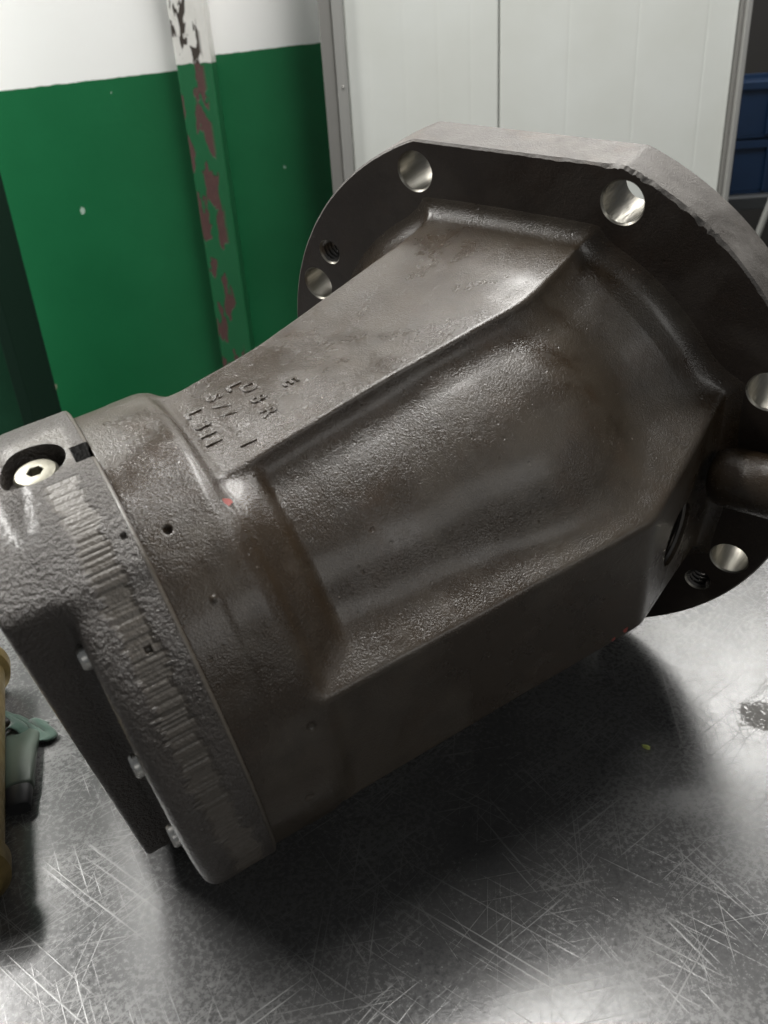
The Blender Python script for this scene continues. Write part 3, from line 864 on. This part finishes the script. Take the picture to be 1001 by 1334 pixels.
V, F = flat_tube([(-0.013, 0.0070, 0.0046), (-0.0115, 0.0078, 0.0052), (-0.0005, 0.0080, 0.0054)])
o = mesh_obj('end_cap', V, F, mcap.mat, mk_root, True); o.data.set_sharp_from_angle(angle=math.radians(40))
mk_root.rotation_euler = (0, 0, math.radians(17))
# rag scrap
mrag = NT('green_cloth')
mrag.set(base=mrag.mix(mrag.noise(90, 4), (0.016, 0.042, 0.031), (0.030, 0.065, 0.046)), rough=0.9, sheen=0.3)
wv = mrag.n('ShaderNodeTexWave'); wv.inputs['Scale'].default_value = 900; mrag.link(mrag.obj, wv.inputs[0])
mrag.bump(wv.outputs['Fac'], 0.3, 0.0004)
V = []; F = []
NU, NV = 26, 18
for i in range(NU):
    for j in range(NV):
        u_, v_ = i / (NU - 1), j / (NV - 1)
        x = -0.018 + 0.027 * u_ + 0.004 * math.sin(5 * v_)
        y = -0.010 + 0.016 * v_ + 0.004 * math.sin(4 * u_ + 1)
        z = 0.0016 + 0.0045 * max(0, math.sin(2.3 * u_ * math.pi + 2.2 * v_)) * (1 - u_) ** 0.5 + 0.0008 * math.sin(9 * u_ + 7 * v_)
        V.append((x, y, z + 0.0004))
for i in range(NU - 1):
    for j in range(NV - 1):
        F.append((i * NV + j, (i + 1) * NV + j, (i + 1) * NV + j + 1, i * NV + j + 1))
rag = mesh_obj('cloth_scrap', V, F, mrag.mat, None, True); rag.location = (-0.277, -0.062, 0.0)
sm_ = rag.modifiers.new('thickness', 'SOLIDIFY'); sm_.thickness = 0.0009; sm_.offset = 1
tag(rag, 'crumpled green cloth scrap beside the brass sleeve', 'cloth')

# ------------------------------------------------------------------ yellow-green shaving on the bench
bm = bmesh.new()
pts = [(-0.0016, 0.0012, 0.0006), (-0.0006, 0.0002, 0.0012), (0.0008, -0.0006, 0.0016), (0.0021, -0.0011, 0.0007), (0.0015, -0.0021, 0.0011), (0.0002, -0.0016, 0.0018), (-0.0012, -0.0004, 0.0009)]
top = [bm.verts.new((x, y, z + 0.0008)) for x, y, z in pts]; bot = [bm.verts.new((x, y, 0.0002)) for x, y, z in pts]
bm.faces.new(top[::-1]); bm.faces.new(bot)
for k in range(len(pts)):
    bm.faces.new((top[k], top[(k + 1) % 7], bot[(k + 1) % 7], bot[k]))
bmesh.ops.recalc_face_normals(bm, faces=bm.faces)
chipo = bm_obj('plastic_shaving', bm, NT('yellow_green').set(base=(0.50, 0.55, 0.16), rough=0.5).mat)
chipo.location = (0.053, -0.108, 0)
tag(chipo, 'tiny yellow green shaving on the dark bench top', 'shaving')

# ------------------------------------------------------------------ deeper scratches in the bench: fine raised burrs
msc = NT('scratch_metal'); msc.set(base=(0.34, 0.34, 0.335), metal=1.0, rough=0.55)
V = []; F = []
def scratch(x, y, ang, ln, wd, bend):
    n_ = 9
    b0 = len(V)
    for i in range(n_):
        t = i / (n_ - 1) - 0.5
        a = ang + bend * t
        px_, py_ = x + math.cos(ang) * ln * t - math.sin(ang) * bend * ln * t * t, y + math.sin(ang) * ln * t + math.cos(ang) * bend * ln * t * t
        w2 = wd * (1 - (2 * t) ** 4) * random.uniform(0.35, 1.0) + 0.00002
        nx, ny = -math.sin(a), math.cos(a)
        V.append((px_ - nx * w2, py_ - ny * w2, 0.00006)); V.append((px_, py_, 0.00006 + wd * 0.16)); V.append((px_ + nx * w2, py_ + ny * w2, 0.00006))
    for i in range(n_ - 1):
        if random.random() < 0.12: continue
        k = b0 + 3 * i
        F.append((k, k + 3, k + 4, k + 1)); F.append((k + 1, k + 4, k + 5, k + 2))
for _ in range(70):                # strokes come in small families from the same drag
    cx_ = random.uniform(-0.26, 0.24); cy_ = random.uniform(-0.30, 0.04)
    a0 = math.radians(random.choice([38, 38, 45, 55, -35, -30, 100, 10, 140])) + random.gauss(0, 0.12)
    ln0 = random.choice([0.004, 0.006, 0.009, 0.014, 0.022, 0.045])
    cnt = random.choice([1, 2, 3, 5, 8]) if cy_ < -0.12 else random.choice([1, 1, 2, 4])
    bend0 = random.gauss(0, 0.15)
    if cx_ < -0.12 and random.random() < 0.5: continue
    for _k in range(cnt):
        scratch(cx_ + random.gauss(0, 0.012), cy_ + random.gauss(0, 0.012), a0 + random.gauss(0, 0.05), ln0 * random.uniform(0.4, 1.3), random.uniform(0.00002, 0.00006), bend0)
for _ in range(300):
    scratch(random.uniform(-0.26, 0.24), random.uniform(-0.30, 0.04), random.uniform(0, math.pi), random.uniform(0.001, 0.005), random.uniform(0.00003, 0.00010), 0.2)
for k in range(9):      # dashed drag mark across the dark reflection
    t = k / 8
    scratch(-0.015 + 0.125 * t, -0.108 + 0.055 * t + 0.003 * math.sin(3 * t), math.radians(30), 0.0065, 0.00017, 0.1)
scro = mesh_obj('scratches', V, F, msc.mat, bench, False)
tag(scro, kind='stuff')
